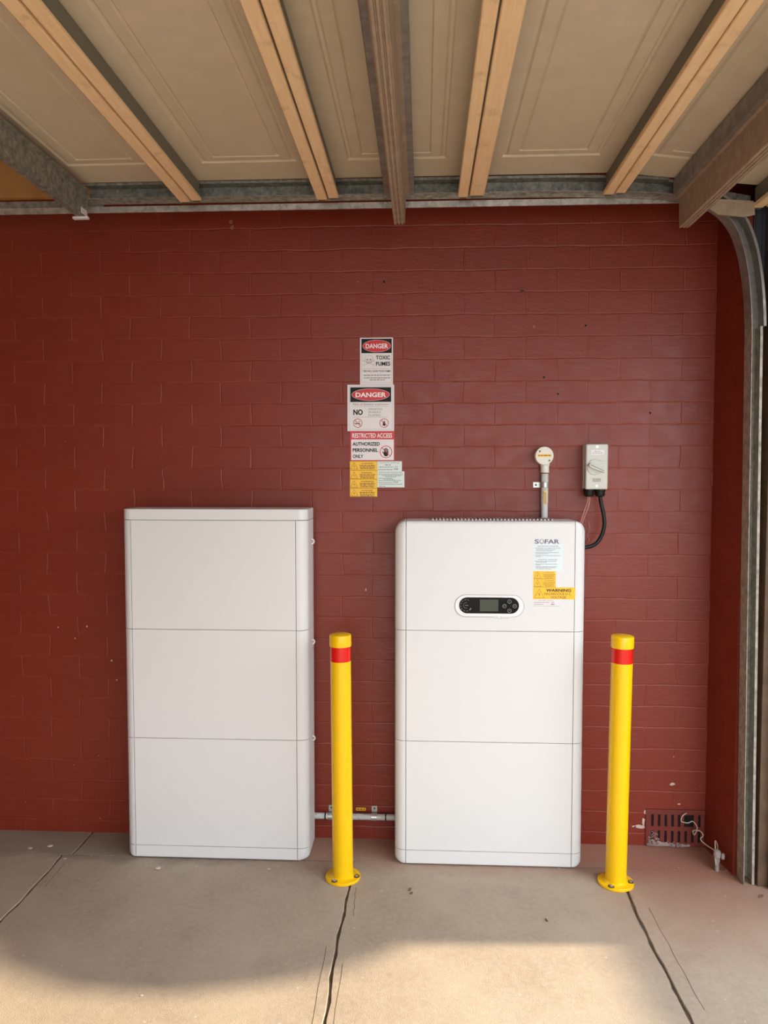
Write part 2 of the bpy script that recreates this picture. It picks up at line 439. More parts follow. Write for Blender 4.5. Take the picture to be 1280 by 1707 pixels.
# chips in the wall paint
random.seed(11)
def chip(x, z, w_, h_, mat='plaster', n=11, y=-.0012, name='paint_chip'):
    bm = B(); pts = []
    for i in range(n):
        a = 2*PI*i/n; k = random.uniform(.6, 1.1); pts.append((x+w_/2*k*math.cos(a), z+h_/2*k*math.sin(a)))
    polyprism(bm, pts, 'y', y, .002); return finish(name, bm, M[mat], wall)
for x, z, a, b, mt in ((-.758,2.474,.020,.016,'oldmark'),(-.752,2.452,.016,.020,'oldmark'),(.382,2.193,.018,.014,'scorch'),(.43,2.054,.010,.012,'oldmark'),(-.256,2.235,.010,.006,'oldmark')): chip(x, z, a, b, mt)
for x, z, a, b in ((.993,.252,.028,.012),(-.227,1.02,.006,.012),(.868,.076,.050,.016),(.882,.094,.012,.045),(.888,.135,.010,.02),(-1.49,.855,.006,.006),(-1.37,.86,.006,.01),(-1.25,.64,.008,.006),
                   (-1.42,.81,.005,.006),(-1.27,.72,.009,.007),(1.02,.172,.012,.005),(.845,.076,.018,.008)):
    chip(x, z, a, b)
for x, z in ((.628,2.057),(.525,1.794),(-.154,2.234),(.47,1.86),(.88,1.72)): chip(x, z, .009, .010, 'dark', name='screw_hole')

# ------------------------------------------------------------------ overhead sectional door
door = thing('garage_door', (0, -.30, 2.53), 'open sectional garage door hanging overhead, cream panels with pine battens', 'garage door')
YD, YE = -.295, -5.0
ZS, ZB, ZT = 2.525, 2.452, 2.364
def tilt(x, z):                                   # the section nearest the opening starts down the curve
    return z - max(0, x-.70)*.115
SECT = [(-1.25, -.868), (-.790, -.378), (-.299, .119), (.211, .622), (.697, 1.130)]
def skin(x0, x1):
    bm = B()
    e0, e1 = x0-.036, x1+.036
    nested = [(e0, e1, YD, 0)]
    for ya, yb in ((YD, -2.6), (-2.6, YE)):
        lv = [(0,0,0), (.050,.150,0), (.054,.154,.006), (.062,.160,.006), (.068,.166,.001), (.100,.198,-.001), (.104,.202,.004), (.110,.206,.0)]
        rings = []
        for dx, dy, dz in lv:
            X0, X1 = (e0, e1) if dx == 0 else (x0+dx-.004, x1-dx+.004)
            Y0 = ya-dy; Y1 = yb+dy*.7
            rings.append([(X0, Y0, ZS+dz), (X1, Y0, ZS+dz), (X1, Y1, ZS+dz), (X0, Y1, ZS+dz)])
        rings = [[(p[0], p[1], tilt(p[0], p[2])) for p in r] for r in rings]
        R = [[bm.verts.new(p) for p in r] for r in rings]
        for a, b in zip(R, R[1:]):
            for i in range(4): bm.faces.new((a[i], a[(i+1)%4], b[(i+1)%4], b[i]))
        bm.faces.new(R[-1])
    # folded edge and top sheet give the section its thickness
    def q(p): return (p[0], p[1], tilt(p[0], p[2]))
    t = [bm.verts.new(q(p)) for p in ((e0,YD,ZS+.012),(e1,YD,ZS+.012),(e1,YE,ZS+.012),(e0,YE,ZS+.012))]
    b_ = [bm.verts.new(q(p)) for p in ((e0,YD,ZS),(e1,YD,ZS),(e1,YE,ZS),(e0,YE,ZS))]
    bm.faces.new(t)
    for i in range(4): bm.faces.new((t[i], t[(i+1)%4], b_[(i+1)%4], b_[i]))
    finish('door_panel', bm, M['skin'], door)
for a, b in SECT: skin(a, b)
for xa, xb in ((-.868, -.790), (-.378, -.299), (.119, .211), (.622, .697), (1.130, 1.208)):
    c = (xa+xb)/2 - (.008 if abs(xa-.119) < .001 else 0)
    dz0 = -max(0, c-.70)*.115
    bm = B(); box(bm, (xa+.010, YE, ZB+.015+dz0), (xb-.010, YD+.012, ZS-.001+dz0))
    finish('section_rail', bm, M['olive'], door, bevel=.003)
    for s in (-1, 1):
        a, b = (xa, c-.0028) if s < 0 else (c+.0028, xb)
        dz = dz0 + (0 if s < 0 else .003); ye = YD+(.006 if s < 0 else .001)
        bm = B(); box(bm, (a, YE, ZB+dz), (b, ye, ZB+.0145+dz0))
        finish('panel_batten', bm, M['pine'], door, bevel=.003)
        bm = B(); box(bm, (a+.006, ye-.0005, ZB+dz-.004), (b-.006, ye+.0035, ZB+dz+.012)); finish('batten_end_clip', bm, M['dsteel'], door)
def strut(x0, x1, zt, zb, mat, ribs, ye, name='stiffening_strut'):
    bm = B(); w_ = x1-x0
    # hat profile, open upwards, ribbed underside
    pr = [(x0-.012, zt), (x0-.012, zt-.004), (x0, zt-.004)] + [(x0+.002, zb+.002)]
    for i in range(ribs):
        a = x0+.004+(w_-.008)*i/ribs; d = (w_-.008)/ribs
        pr += [(a+.08*d, zb), (a+.55*d, zb), (a+.7*d, zb+.005), (a+.9*d, zb+.005)]
    pr += [(x1-.002, zb+.002), (x1, zt-.004), (x1+.012, zt-.004), (x1+.012, zt), (x1-.003, zt), (x1-.004, zb+.008), (x0+.004, zb+.008), (x0+.003, zt)]
    polyprism(bm, pr, 'y', YE, ye)
    return finish(name, bm, mat, door)
# centre stile plates behind the struts
for xc, wd, dz in ((-.086, .052, 0), (.905, .045, -.024)):
    bm = B(); box(bm, (xc-wd, YE, ZB+.012+dz), (xc+wd, YD+.004, ZS-.002+dz))
    finish('centre_stile', bm, M['strut'], door, bevel=.003)
strut(-.107, -.063, ZB+.014, ZT, M['hat'], 3, YD+.012).name = 'stiffening_strut'
strut(.883, .922, ZB-.012, ZT-.028, M['hat'], 3, YD+.010)
s3 = strut(-1.247, -1.207, ZS-.03, 2.405, M['galv'], 2, YD+.012); s3['label'] = 'mottled galvanised strut at the end of the door'
bm = B(); box(bm, (-1.255, YD-.012, 2.396), (-1.200, YD+.004, 2.404)); box(bm, (-1.2065, YD-.05, 2.404), (-1.2045, YD-.004, 2.424))
finish('strut_label', bm, M['paper'], door)

# ------------------------------------------------------------------ door track
track = thing('door_track', (1.14, -.26, 0), 'galvanised steel door track running along the wall and curving down by the opening', 'door track')
CURVE = smooth_path([Vector((p[0], 0, p[1])) for p in [(.3, 2.470), (.50, 2.469), (.65, 2.465), (.80, 2.458), (.92, 2.442), (1.01, 2.408), (1.070, 2.350), (1.105, 2.270), (1.126, 2.17), (1.137, 2.07), (1.142, 1.97)]], 6)
SP = [Vector((-1.225, 0, 2.472)), Vector((-1.0, 0, 2.472))] + CURVE + [Vector((1.150, 0, 1.0)), Vector((1.160, 0, .002))]
def offs(i, d):
    a, b = SP[max(i-1,0)], SP[min(i+1,len(SP)-1)]; t = (b-a).normalized(); n = Vector((-t.z, 0, t.x))
    return SP[i] + n*d        # outward (up / to the right)
YB, YF = -.222, -.283
def channel(i0, i1, name, mat, d=.046, yb=YB, yf=YF, lab=None):
    bm = B(); t = .0022
    rings = []
    for i in range(i0, i1+1):
        prof = [(0, yf), (0, yb), (d, yb), (d, yf), (d-.009, yf), (d-.009, yf+t), (d-t, yf+t), (d-t, yb-t), (t, yb-t), (t, yf)]
        rings.append([(lambda q: (q.x, y, q.z))(offs(i, o)) for o, y in prof])
    loft(bm, rings); o = finish(name, bm, mat, track, True)
    if lab: o['label'] = lab
    return o
iH = 22; iC = len(SP)-5
channel(0, iH, 'horizontal_track', M['galv'], .056)
channel(iH, iC, 'curved_track', M['strut'], .050)
channel(iC, len(SP)-1, 'vertical_track', M['galvt'], .038)
# bright lip angle fixed below the horizontal track
bm = B(); box(bm, (-3.0, YB+.004, 2.444), (.98, YB+.009, 2.466)); box(bm, (-3.0, YB+.009, 2.462), (.98, YB+.03, 2.466))
finish('support_angle', bm, M['galvb'], track)
bm = B(); box(bm, (-3.0, YB+.010, 2.462), (-1.18, YB+.013, 2.492)); finish('rail_extension', bm, M['galv'], track)
bm = B(); polyprism(bm, [(.93, 2.505), (1.15, 2.462), (1.15, 2.418), (.93, 2.45)], 'y', YB-.004, YB-.0005); finish('end_gusset', bm, M['galv'], track)
for zz in [2.02, 1.97, 1.905, 1.86] + [1.66-.047*i for i in range(5)] + [1.37-.047*i for i in range(4)] + [.43-.04*i for i in range(5)] + [.19, .155, .12, .08]:
    bm = B(); hx_ = 1.142+(2.0-zz)*.0095+.015; cyl(bm, (hx_, YB-.0034, zz), (hx_, YB-.0020, zz), .0048, 12); finish('track_hole', bm, M['dark'], track)
# torn bracket plate at the corner
bm = B(); pts = [(.96, 2.415), (.975, 2.430), (1.13, 2.418), (1.135, 2.372), (1.10, 2.365), (1.01, 2.375), (.985, 2.392)]
polyprism(bm, pts, 'y', -.302, -.296); finish('corner_bracket', bm, M['hat'], track)

# ------------------------------------------------------------------ cabinets
def plan(x0, x1, yf, yb, r, side, n=10):
    """outline of a corner trim: square at the seam, rounded at the outer front"""
    w_ = x1-x0; r = min(r, w_*.98)
    pts = []
    if side > 0:
        pts = [(x0, yb), (x0, yf)] + [(x1-r+r*math.sin(a), yf+r-r*math.cos(a)) for a in [PI/2*i/n for i in range(n+1)]] + [(x1, yb)]
    else:
        pts = [(x1, yb), (x1, yf)] + [(x0+r-r*math.sin(a), yf+r-r*math.cos(a)) for a in [PI/2*i/n for i in range(n+1)]] + [(x0, yb)]
        pts = pts[::-1]
    return pts
def cabinet(c, X0, X1, SL, SR, yf, yb, levels, rtop, rplan, rbot=.018, names=None, capseam=False):
    nl = len(levels)-1
    core = B(); polyprism(core, [(X0+.006, yb), (X0+.006, yf+.045), (SL-.004, yf+.006), (SR+.004, yf+.006), (X1-.006, yf+.045), (X1-.006, yb)], 'z', levels[0]+.004, levels[-1]-.006 if rtop < .02 else levels[-1]-.03)
    finish('inner_frame', core, M['seam'], c)
    g = .0011
    for k in range(nl):
        z0, z1 = levels[k]+(g if k else 0), levels[k+1]-(g if k < nl-1 else 0)
        nm = names[k]; gx = 0 if nm == 'top_cap' else g
        top, bot = (k == nl-1), (k == 0)
        zs = [z0]
        if bot: zs = [z0+rbot*(1-math.cos(a)) for a in [PI/2*i/6 for i in range(7)]]
        if top: zs += [z1-rtop+rtop*math.sin(a) for a in [PI/2*i/8 for i in range(9)]]
        else: zs += [z1]
        par = finish(nm, _panel(SL+gx, SR-gx, yf, yb, zs, z0, z1, top, bot, rtop, rbot), M['white'], c, True, angle=30)
        for side in (-1, 1):
            bm = B(); rings = []
            for z in zs:
                sh = 0; sy = 0
                if top and z > z1-rtop:
                    q = (z-(z1-rtop))/rtop; sh = rtop*(1-math.sqrt(max(0, 1-q*q))); fr = min(rtop, .012)
                    if z > z1-fr: q2 = (z-(z1-fr))/fr; sy = fr*(1-math.sqrt(max(0, 1-q2*q2)))
                if bot and z < z0+rbot:
                    q = (z0+rbot-z)/rbot; sh = rbot*(1-math.sqrt(max(0, 1-q*q)))*.9; sy = 0
                if side > 0: pl = plan(SR+gx, max(SR+g+.002, X1-sh), yf+sy, yb, rplan, 1)
                else: pl = plan(min(SL-g-.002, X0+sh), SL-gx, yf+sy, yb, rplan, -1)
                rings.append([(p[0], p[1], z) for p in pl])
            loft(bm, rings); finish('corner_trim', bm, M['white'], c, True, angle=30)
def _panel(x0, x1, yf, yb, zs, z0, z1, top, bot, rtop, rbot):
    bm = B(); rings = []
    fr = min(rtop, .012)
    for z in zs:
        sy = 0
        if top and z > z1-fr: q = (z-(z1-fr))/fr; sy = fr*(1-math.sqrt(max(0, 1-q*q)))
        rings.append([(x0, yf+sy, z), (x1, yf+sy, z), (x1, yb, z), (x0, yb, z)])
    loft(bm, rings); return bm

c1 = thing('battery_cabinet', (-.785, -.11, 0), 'plain white battery tower left of the bollards, with no display or stickers', 'battery cabinet')
cabinet(c1, -1.140, -.432, -1.105, -.476, -.198, -.038, [.006, .051, .472, .893, 1.309, 1.351], .003, .034, .015,
        ['base_panel', 'battery_module', 'battery_module', 'battery_module', 'top_cap'])
for z in (1.222, .830, .448):
    bm = B(); R0 = []
    bmesh.ops.create_circle(bm, segments=16, radius=.006); bm.clear()
    pth = [(-.430+.010*math.sin(a), -.10, z+.009*math.cos(a)) for a in [PI*i/8 for i in range(9)]]
    tube(bm, pth, .0022, 8, 2); finish('side_eyelet', bm, M['pod'], c1, True)

c2 = thing('inverter_cabinet', (.248, -.11, 0), 'white inverter and battery tower with round-ended display and stickers, right of the first bollard', 'inverter cabinet')
YC = -.198
cabinet(c2, -.104, .601, -.062, .560, YC, -.038, [.006, .057, .478, .899, 1.309], .042, .036, .016,
        ['base_panel', 'battery_module', 'battery_module', 'inverter_module'])
bm = B()
for i in range(34): box(bm, (.035+i*.0135, -.15, 1.300), (.035+i*.0135+.006, -.05, 1.3145))
finish('heat_sink', bm, M['fin'], c2)
# display
def stad(cx, cz, hw, r, n=16):
    return [(cx+hw-r+r*math.cos(a), cz+r*math.sin(a)) for a in [-PI/2+PI*i/n for i in range(n+1)]] + [(cx-hw+r+r*math.cos(a), cz+r*math.sin(a)) for a in [PI/2+PI*i/n for i in range(n+1)]]
DX, DZ = .2475, .9935
bm = B(); polyprism(bm, stad(DX, DZ, .1275, .0405), 'y', YC-.0025, YC+.004); bez = finish('display_bezel', bm, M['pod'], c2, bevel=.001)
bm = B(); 
a_ = stad(DX, DZ, .1285, .0415); b_ = stad(DX, DZ, .1272, .0402)
va = [bm.verts.new((p[0], YC-.0028, p[1])) for p in a_]; vb = [bm.verts.new((p[0], YC-.0028, p[1])) for p in b_]
for i in range(len(va)): j=(i+1)%len(va); bm.faces.new((va[i],va[j],vb[j],vb[i]))
finish('bezel_outline', bm, M['grey'], bez)
PX, PZ = DX-.0015, DZ+.002
bm = B(); polyprism(bm, stad(PX, PZ, .1105, .0300), 'y', YC-.0045, YC-.001); disp = finish('display', bm, M['black'], c2, bevel=.0008)
yd = YC-.0048
bm = B(); rect(bm, PX-.034, PZ-.0215, PX+.034, PZ+.0225, yd); finish('screen', bm, M['lcd'], disp)
bm = B()
for dx, dz in ((.0755,.0155),(.0570,-.0015),(.0945,-.0015),(.0755,-.019)):
    ringpoly(bm, PX+dx, PZ+dz, .0070, .0070, .0009, yd, 24); line(bm, (PX+dx-.002, PZ+dz), (PX+dx+.002, PZ+dz+.001), .001, yd)
finish('button', bm, M['lgrey'], disp)
bm = B()
for r, a0, a1 in ((.0215, .35*PI, 1.75*PI), (.0105, .45*PI, 1.6*PI)):
    for i in range(9):
        a = a0+(a1-a0)*i/8.5; b = a+(a1-a0)/8.5*.55
        line(bm, (PX-.084+r*math.cos(a), PZ+r*math.sin(a)), (PX-.084+r*math.cos(b), PZ+r*math.sin(b)), .0009, yd)
scribble(bm, PX-.089, PX-.078, PZ, .0014, yd); line(bm, (PX-.071, PZ-.015), (PX-.066, PZ-.0105), .002, yd)
finish('dial_marking', bm, M['lgrey'], disp)
bm = B(); rect(bm, .262, .9485, .327, .9545, YC-.0030); finish('print_gap', bm, M['pod'], bez)
bm = B(); text(bm, 'ESI Series', .264, .9485, .324, .9560, YC-.0034); finish('series_lettering', bm, M['lgrey'], bez)
# logo
bm = B()
text(bm, 'S', .4115, 1.2265, .4275, 1.2425, YC-.0006, .02); text(bm, 'FAR', .4485, 1.2265, .5020, 1.2425, YC-.0006, .02)
pts = [( .4375+.0085*math.cos(a), 1.2345+.0082*math.sin(a)) for a in [PI*.62+ (2*PI-PI*.24)*i/26 for i in range(27)]]
pin = [( .4375+.0062*math.cos(a), 1.2345+.0059*math.sin(a)) for a in [PI*.62+ (2*PI-PI*.24)*i/26 for i in range(27)]]
for i in range(26): flatpoly(bm, [pts[i], pts[i+1], pin[i+1], pin[i]], YC-.0006)
rect(bm, .4363, 1.2425, .4387, 1.2450, YC-.0006)
finish('logo_lettering', bm, M['logo'], c2)
# stickers on the inverter
def sx(X): return .407+(X-43)*.000156
def sz(Y): return 1.125-(Y-811)*.0001565
def sticker(name, X0, Y0, X1, Y1, mat, par, y, lab=None):
    bm = B(); box(bm, (sx(X0), y-.0006, sz(Y1)), (sx(X1), y, sz(Y0))); o = finish(name, bm, M[mat], par)
    if lab: o['label'] = lab
    return o
def bolt_tri(bm, cx, cz, s, y, th=.0008):
    p = [(cx-s*.55, cz-s*.45), (cx+s*.55, cz-s*.45), (cx, cz+s*.55)]
    for i in range(3): line(bm, p[i], p[(i+1)%3], th, y)
    flatpoly(bm, [(cx+s*.05, cz+s*.2), (cx-s*.10, cz-s*.05), (cx, cz-s*.05)], y); flatpoly(bm, [(cx, cz-s*.02), (cx+s*.10, cz-s*.02), (cx-s*.04, cz-s*.3)], y)
st = sticker('instruction_label', 60, 172, 735, 812, 'psky', c2, YC, 'pale blue shutdown instruction sticker under the logo')
y = YC-.0009
bm = B(); text(bm, 'SHUTDOWN INVERTER', sx(150), sz(238), sx(628), sz(206), y)
for Y_, e in ((268,690),(300,560),(330,500),(374,638),(402,390),(445,676),(470,225)): scribble(bm, sx(90 if Y_ in (268,374,445) else 112), sx(e), sz(Y_), .0017, y)
text(bm, 'STARTING INVERTER', sx(155), sz(555), sx(608), sz(525), y)
for Y_, e in ((578,585),(605,360),(648,608),(670,210),(708,600),(732,560),(760,470)): scribble(bm, sx(90 if Y_ in (578,648,708) else 112), sx(e), sz(Y_), .0017, y)
finish('lettering', bm, M['grey'], st)
for (Y0, Y1) in ((812, 1000), (1002, 1195)):
    st = sticker('warning_label', 50, Y0, 580, Y1, 'lyel', c2, YC, 'small yellow warning sticker')
    bm = B(); bolt_tri(bm, sx(152), sz((Y0+Y1)/2+8), .024, y)
    text(bm, 'WARNING', sx(310), sz(Y0+50), sx(532), sz(Y0+26), y)
    for d, a, b in ((80,275,560),(108,300,540),(135,280,545),(162,330,500)): scribble(bm, sx(a), sx(b), sz(Y0+d), .0016, y)
    rect(bm, sx(60), sz(Y1-1), sx(575), sz(Y1-8), y)
    finish('lettering', bm, M['lbrown'], st)
st = sticker('hazard_label', 50, 1197, 1040, 1478, 'lyel', c2, YC-.0002, 'wide yellow hazardous voltage sticker')
y2 = YC-.0011
bm = B(); text(bm, 'WARNING', sx(352), sz(1300), sx(940), sz(1232), y2, .03); finish('lettering', bm, M['ink'], st)
bm = B(); text(bm, 'HAZARDOUS D.C.', sx(310), sz(1378), sx(950), sz(1322), y2, .008); text(bm, 'VOLTAGE', sx(468), sz(1460), sx(822), sz(1402), y2, .008)
bolt_tri(bm, sx(195), sz(1355), .033, y2, .001); finish('small_lettering', bm, M['lbrown'], st)
st = sticker('battery_label', 60, 1482, 690, 1640, 'paper', c2, YC, 'white battery sticker, lowest of the inverter stickers')
bm = B(); text(bm, 'BATTERY SUPPLY', sx(190), sz(1522), sx(540), sz(1502), y); scribble(bm, sx(80), sx(430), sz(1556), .0018, y); scribble(bm, sx(80), sx(300), sz(1600), .0018, y)
scribble(bm, sx(490), sx(545), sz(1556), .0032, y); scribble(bm, sx(470), sx(565), sz(1600), .0034, y); rect(bm, sx(60), sz(1642), sx(690), sz(1637), y)
finish('lettering', bm, M['grey'], st)

# ------------------------------------------------------------------ bollards
def bollard(x, y, ht, label, lean=0):
    t = thing('bollard', (x, y, 0), label, 'bollard', 'yellow bollards in front of the wall')
    r = .0375
    bm = B(); lathe(bm, (x,y,.009), (0,0,1), [(r, 0), (r, ht-.072)], 64); finish('post', bm, M['yellow'], t, True)
    bm = B(); lathe(bm, (x,y,0), (0,0,1), [(r+.0006, ht-.0965), (r+.0006, ht-.0425)], 64); finish('reflective_band', bm, M['redtape'], t, True)['label'] = 'red reflective band'
    bm = B(); lathe(bm, (x,y,0), (0,0,1), [(r+.0018, ht-.043), (r+.0022, ht-.040), (r+.0022, ht-.006), (r+.001, ht-.002), (r-.003, ht), (0, ht+.001)], 64); finish('cap', bm, M['yellow'], t, True)
    bm = B(); lathe(bm, (x,y,0), (0,0,1), [(.0625, 0), (.0640, .0015), (.0640, .0085), (.0628, .010), (r+.008, .010), (r+.002, .014), (r-.001, .017)], 64); finish('base_plate', bm, M['yellow'], t, True)
    for a in (-121, -9, 111):
        bx, by = x+.0515*math.cos(math.radians(a)), y+.0515*math.sin(math.radians(a))
        bm = B(); lathe(bm, (bx,by,.0100), (0,0,1), [(.0115, 0), (.0115, .0015), (.010, .002)], 24); wsh = finish('washer', bm, M['dsteel'], t, True)
        bm = B(); lathe(bm, (bx,by,.012), (0,0,1), [(.0068, 0), (.0068, .003), (.0035, .0052), (0, .0056)], 12); finish('bolt', bm, M['steel'], wsh, True)
    return t
bollard(-.290, -.305, .905, 'yellow bollard with red band standing between the two white cabinets').rotation_euler = (0, math.radians(-.45), 0)
bollard(.702, -.292, .908, 'yellow bollard with red band right of the cabinet with the display').rotation_euler = (0, math.radians(.7), 0)

# ------------------------------------------------------------------ wall signs
def plate(t, x0, z0, x1, z1, mat='paper', name='plate', yb=0.0, th=.0016):
    bm = B(); box(bm, (x0, yb-th, z0), (x1, yb, z1)); return finish(name, bm, M[mat], t, bevel=.0004, seg=1)
WY = -.0024
def sign_thing(name, x, z, label, cat='sign'): return thing(name, (x, 0, z), label, cat)
def kx(X0, X1, x0, x1): return lambda X: x0+(X-X0)/(X1-X0)*(x1-x0)
# toxic fumes
t = sign_thing('danger_sign', -.184, 1.837, 'white and black danger sign about toxic fumes with a skull, topmost on the wall')
U = kx(270, 860, -.249, -.119); V = kx(20, 860, 2.018, 1.835)
pl = plate(t, U(270), V(860), U(860), V(20)); y = WY
def frame(bm, a, b, c, d, th, y): line(bm,(a,b),(c,b),th,y); line(bm,(a,d),(c,d),th,y); line(bm,(a,b),(a,d),th,y); line(bm,(c,b),(c,d),th,y)
bm = B(); rect(bm, U(296), V(298), U(838), V(42), y); finish('header_band', bm, M['ink'], t)
bm = B(); flatpoly(bm, ell(U(570), V(172), (U(822)-U(320))/2, (V(65)-V(280))/2, 48), y-.0004); ov = finish('oval', bm, M['sred'], t)
bm = B(); text(bm, 'DANGER', U(372), V(215), U(772), V(130), y-.0012, .03); ringpoly(bm, U(570), V(172), (U(822)-U(318))/2, (V(63)-V(282))/2, .0009, y-.0008, 48); finish('danger_lettering', bm, M['swhite'], ov)
bm = B(); text(bm, 'TOXIC', U(556), V(415), U(808), V(342), y, .024); text(bm, 'FUMES', U(556), V(525), U(812), V(453), y, .024)
text(bm, 'FIRE WILL CAUSE TOXIC FUMES', U(330), V(637), U(820), V(604), y, .01)
finish('lettering', bm, M['ink'], t)
bm = B()
for Y_, a, b in ((693,335,815),(742,340,812),(778,445,715)): scribble(bm, U(a), U(b), V(Y_), .0032, y)
frame(bm, U(300), V(828), U(836), V(44), .0006, y); line(bm, (U(325), V(578)), (U(820), V(575)), .0006, y)
finish('small_print', bm, M['grey'], t)
bm = B()   # skull and bones
cx, cz = U(430), V(415)
ringpoly(bm, cx, cz+.004, .0155, .0140, .0009, y, 28)
flatpoly(bm, ell(cx-.0062, cz+.000, .0036, .0030, 12), y); flatpoly(bm, ell(cx+.0062, cz+.000, .0036, .0030, 12), y)
flatpoly(bm, [(cx-.0016, cz-.0065), (cx+.0016, cz-.0065), (cx, cz-.003)], y)
for i in range(8):
    a = PI+PI*i/8; b = PI+PI*(i+1)/8
    line(bm, (cx+.0105*math.cos(a), cz-.007+.0075*math.sin(a)), (cx+.0105*math.cos(b), cz-.007+.0075*math.sin(b)), .0011, y)
for s in (-1, 1):
    line(bm, (cx+s*.019, cz-.005), (cx-s*.019, cz-.020), .0009, y)
    ringpoly(bm, cx+s*.020, cz-.004, .0025, .0025, .0007, y, 12); ringpoly(bm, cx+s*.020, cz-.0205, .0025, .0025, .0007, y, 12)
finish('skull_pictogram', bm, M['grey'], t)
# battery explosion
t = sign_thing('danger_sign', -.206, 1.652, 'white and black danger sign with two red-ringed pictograms below the word NO')
U = kx(45, 875, -.299, -.114); V = kx(855, 1700, 1.8345, 1.652)
plate(t, U(45), V(1700), U(875), V(855), yb=-.0016); y = WY-.0016
bm = B(); rect(bm, U(97), V(1170), U(820), V(905), y); finish('header_band', bm, M['ink'], t)
bm = B(); flatpoly(bm, ell(U(458), V(1038), (U(790)-U(128))/2, (V(935)-V(1145))/2, 48), y-.0004); ov = finish('oval', bm, M['sred'], t)
bm = B(); text(bm, 'DANGER', U(190), V(1085), U(732), V(998), y-.0012, .03); ringpoly(bm, U(458), V(1038), (U(796)-U(122))/2, (V(930)-V(1150))/2, .0010, y-.0008, 48); finish('danger_lettering', bm, M['swhite'], ov)
bm = B(); text(bm, 'NO', U(150), V(1408), U(318), V(1305), y, .04); finish('lettering', bm, M['ink'], t)
bm = B(); text(bm, 'Risk of battery explosion', U(148), V(1240), U(770), V(1195), y)
for i, s in enumerate(('SMOKING', 'SPARKS', 'FLAMES')): text(bm, s, U(418), V(1318+i*55), U((665,632,632)[i]), V(1284+i*55), y)
frame(bm, U(85), V(1665), U(842), V(885), .0006, y); line(bm, (U(145), V(1252)), (U(775), V(1250)), .0006, y); line(bm, (U(145), V(1448)), (U(775), V(1444)), .0008, y)
finish('small_print', bm, M['grey'], t)
for X_, k in ((230, 0), (698, 1)):
    cx, cz = U(X_), V(1555)
    bm = B(); ringpoly(bm, cx, cz, .0180, .0180, .0022, y-.0006, 32); line(bm, (cx-.012, cz+.012), (cx+.012, cz-.012), .0022, y-.0006)
    rg = finish('prohibition_ring', bm, M['sred'], t)
    bm = B()
    if k == 0:
        line(bm, (cx-.012, cz-.002), (cx+.009, cz-.002), .0030, y); line(bm, (cx+.002, cz+.002), (cx+.007, cz+.011), .0010, y); line(bm, (cx+.005, cz+.001), (cx+.010, cz+.008), .0010, y)
    else:
        line(bm, (cx-.006, cz-.009), (cx+.003, cz+.002), .0035, y); flatpoly(bm, [(cx-.004, cz-.008), (cx+.002, cz-.012), (cx+.007, cz-.004), (cx+.002, cz+.001), (cx+.003, cz+.010), (cx-.005, cz+.002)], y)
    finish('pictogram', bm, M['ink'], rg)
# restricted access
t = sign_thing('restricted_access_sign', -.201, 1.534, 'red and white restricted access sign with a raised black hand')
U = kx(110, 1015, -.2895, -.1125); V = kx(120, 715, 1.6515, 1.5345)
plate(t, U(110), V(715), U(1015), V(120), 'sred'); y = WY
bm = B(); rect(bm, U(136), V(700), U(1000), V(285), y); finish('white_field', bm, M['paper'], t)
bm = B(); text(bm, 'RESTRICTED ACCESS', U(155), V(252), U(965), V(160), y, .02); finish('title_lettering', bm, M['swhite'], t)
bm = B()
for s, a, b, c, d in (('AUTHORIZED',162,338,716,412),('PERSONNEL',165,462,680,536),('ONLY',168,588,380,660)): text(bm, s, U(a), V(d), U(c), V(b), y-.0006, .03)
finish('lettering', bm, M['ink'], t)
cx, cz = U(842), V(535)
bm = B()
palm = [(-.0095,-.006),(-.006,-.016),(.005,-.0165),(.0095,-.008),(.0095,.002),(-.0075,.002)]
flatpoly(bm, [(cx+a, cz+b-.001) for a, b in palm], y-.0006)
for dx, h_ in ((-.0062,.0125),(-.0018,.0155),(.0027,.0150),(.0072,.0105)): rect(bm, cx+dx-.0016, cz, cx+dx+.0016, cz+h_, y-.0006)
flatpoly(bm, [(cx-.0150,cz+.001),(cx-.0125,cz+.002),(cx-.007,cz-.005),(cx-.008,cz-.012)], y-.0006)
finish('hand_pictogram', bm, M['ink'], t)
bm = B(); ringpoly(bm, cx, cz, .0245, .0245, .0026, y-.0010, 40); line(bm, (cx-.017, cz+.017), (cx+.017, cz-.017), .0022, y-.0010); finish('prohibition_ring', bm, M['sred'], t)
# yellow strip of four
U = kx(97, 655, -.290, -.181); V = kx(722, 1425, 1.533, 1.392)
pos = ('topmost of the four small yellow warning labels under the restricted access sign', 'second from the top of the four small yellow warning labels on the wall',
       'third from the top of the four small yellow warning labels on the wall', 'lowest of the four small yellow warning labels on the wall')
for i, (a, b) in enumerate(((722,904),(906,1078),(1080,1256),(1258,1425))):
    t = sign_thing('warning_label', -.235, V(b), pos[i], 'label'); t['group'] = 'yellow warning labels on the wall'
    plate(t, U(97), V(b), U(655), V(a), 'lyel'); y = WY
    bm = B(); bolt_tri(bm, U(185), V((a+b)/2+ (8 if i else 5)), .026, y, .0011)
    m_ = a+42
    text(bm, 'WARNING', U((330,330,315,330)[i]), V(m_+14), U((570,550,585,560)[i]), V(m_-(14 if i in (1,2) else 12)), y, .01)
    for d in (40, 72, 104):
        if m_+d < b-8: scribble(bm, U(290+d*.2), U(615-d*.2), V(m_+d), .0032, y)
    line(bm, (U(110), V(b-4)), (U(640), V(b-4)), .0008, y)
    finish('lettering', bm, M['lbrown'], t)
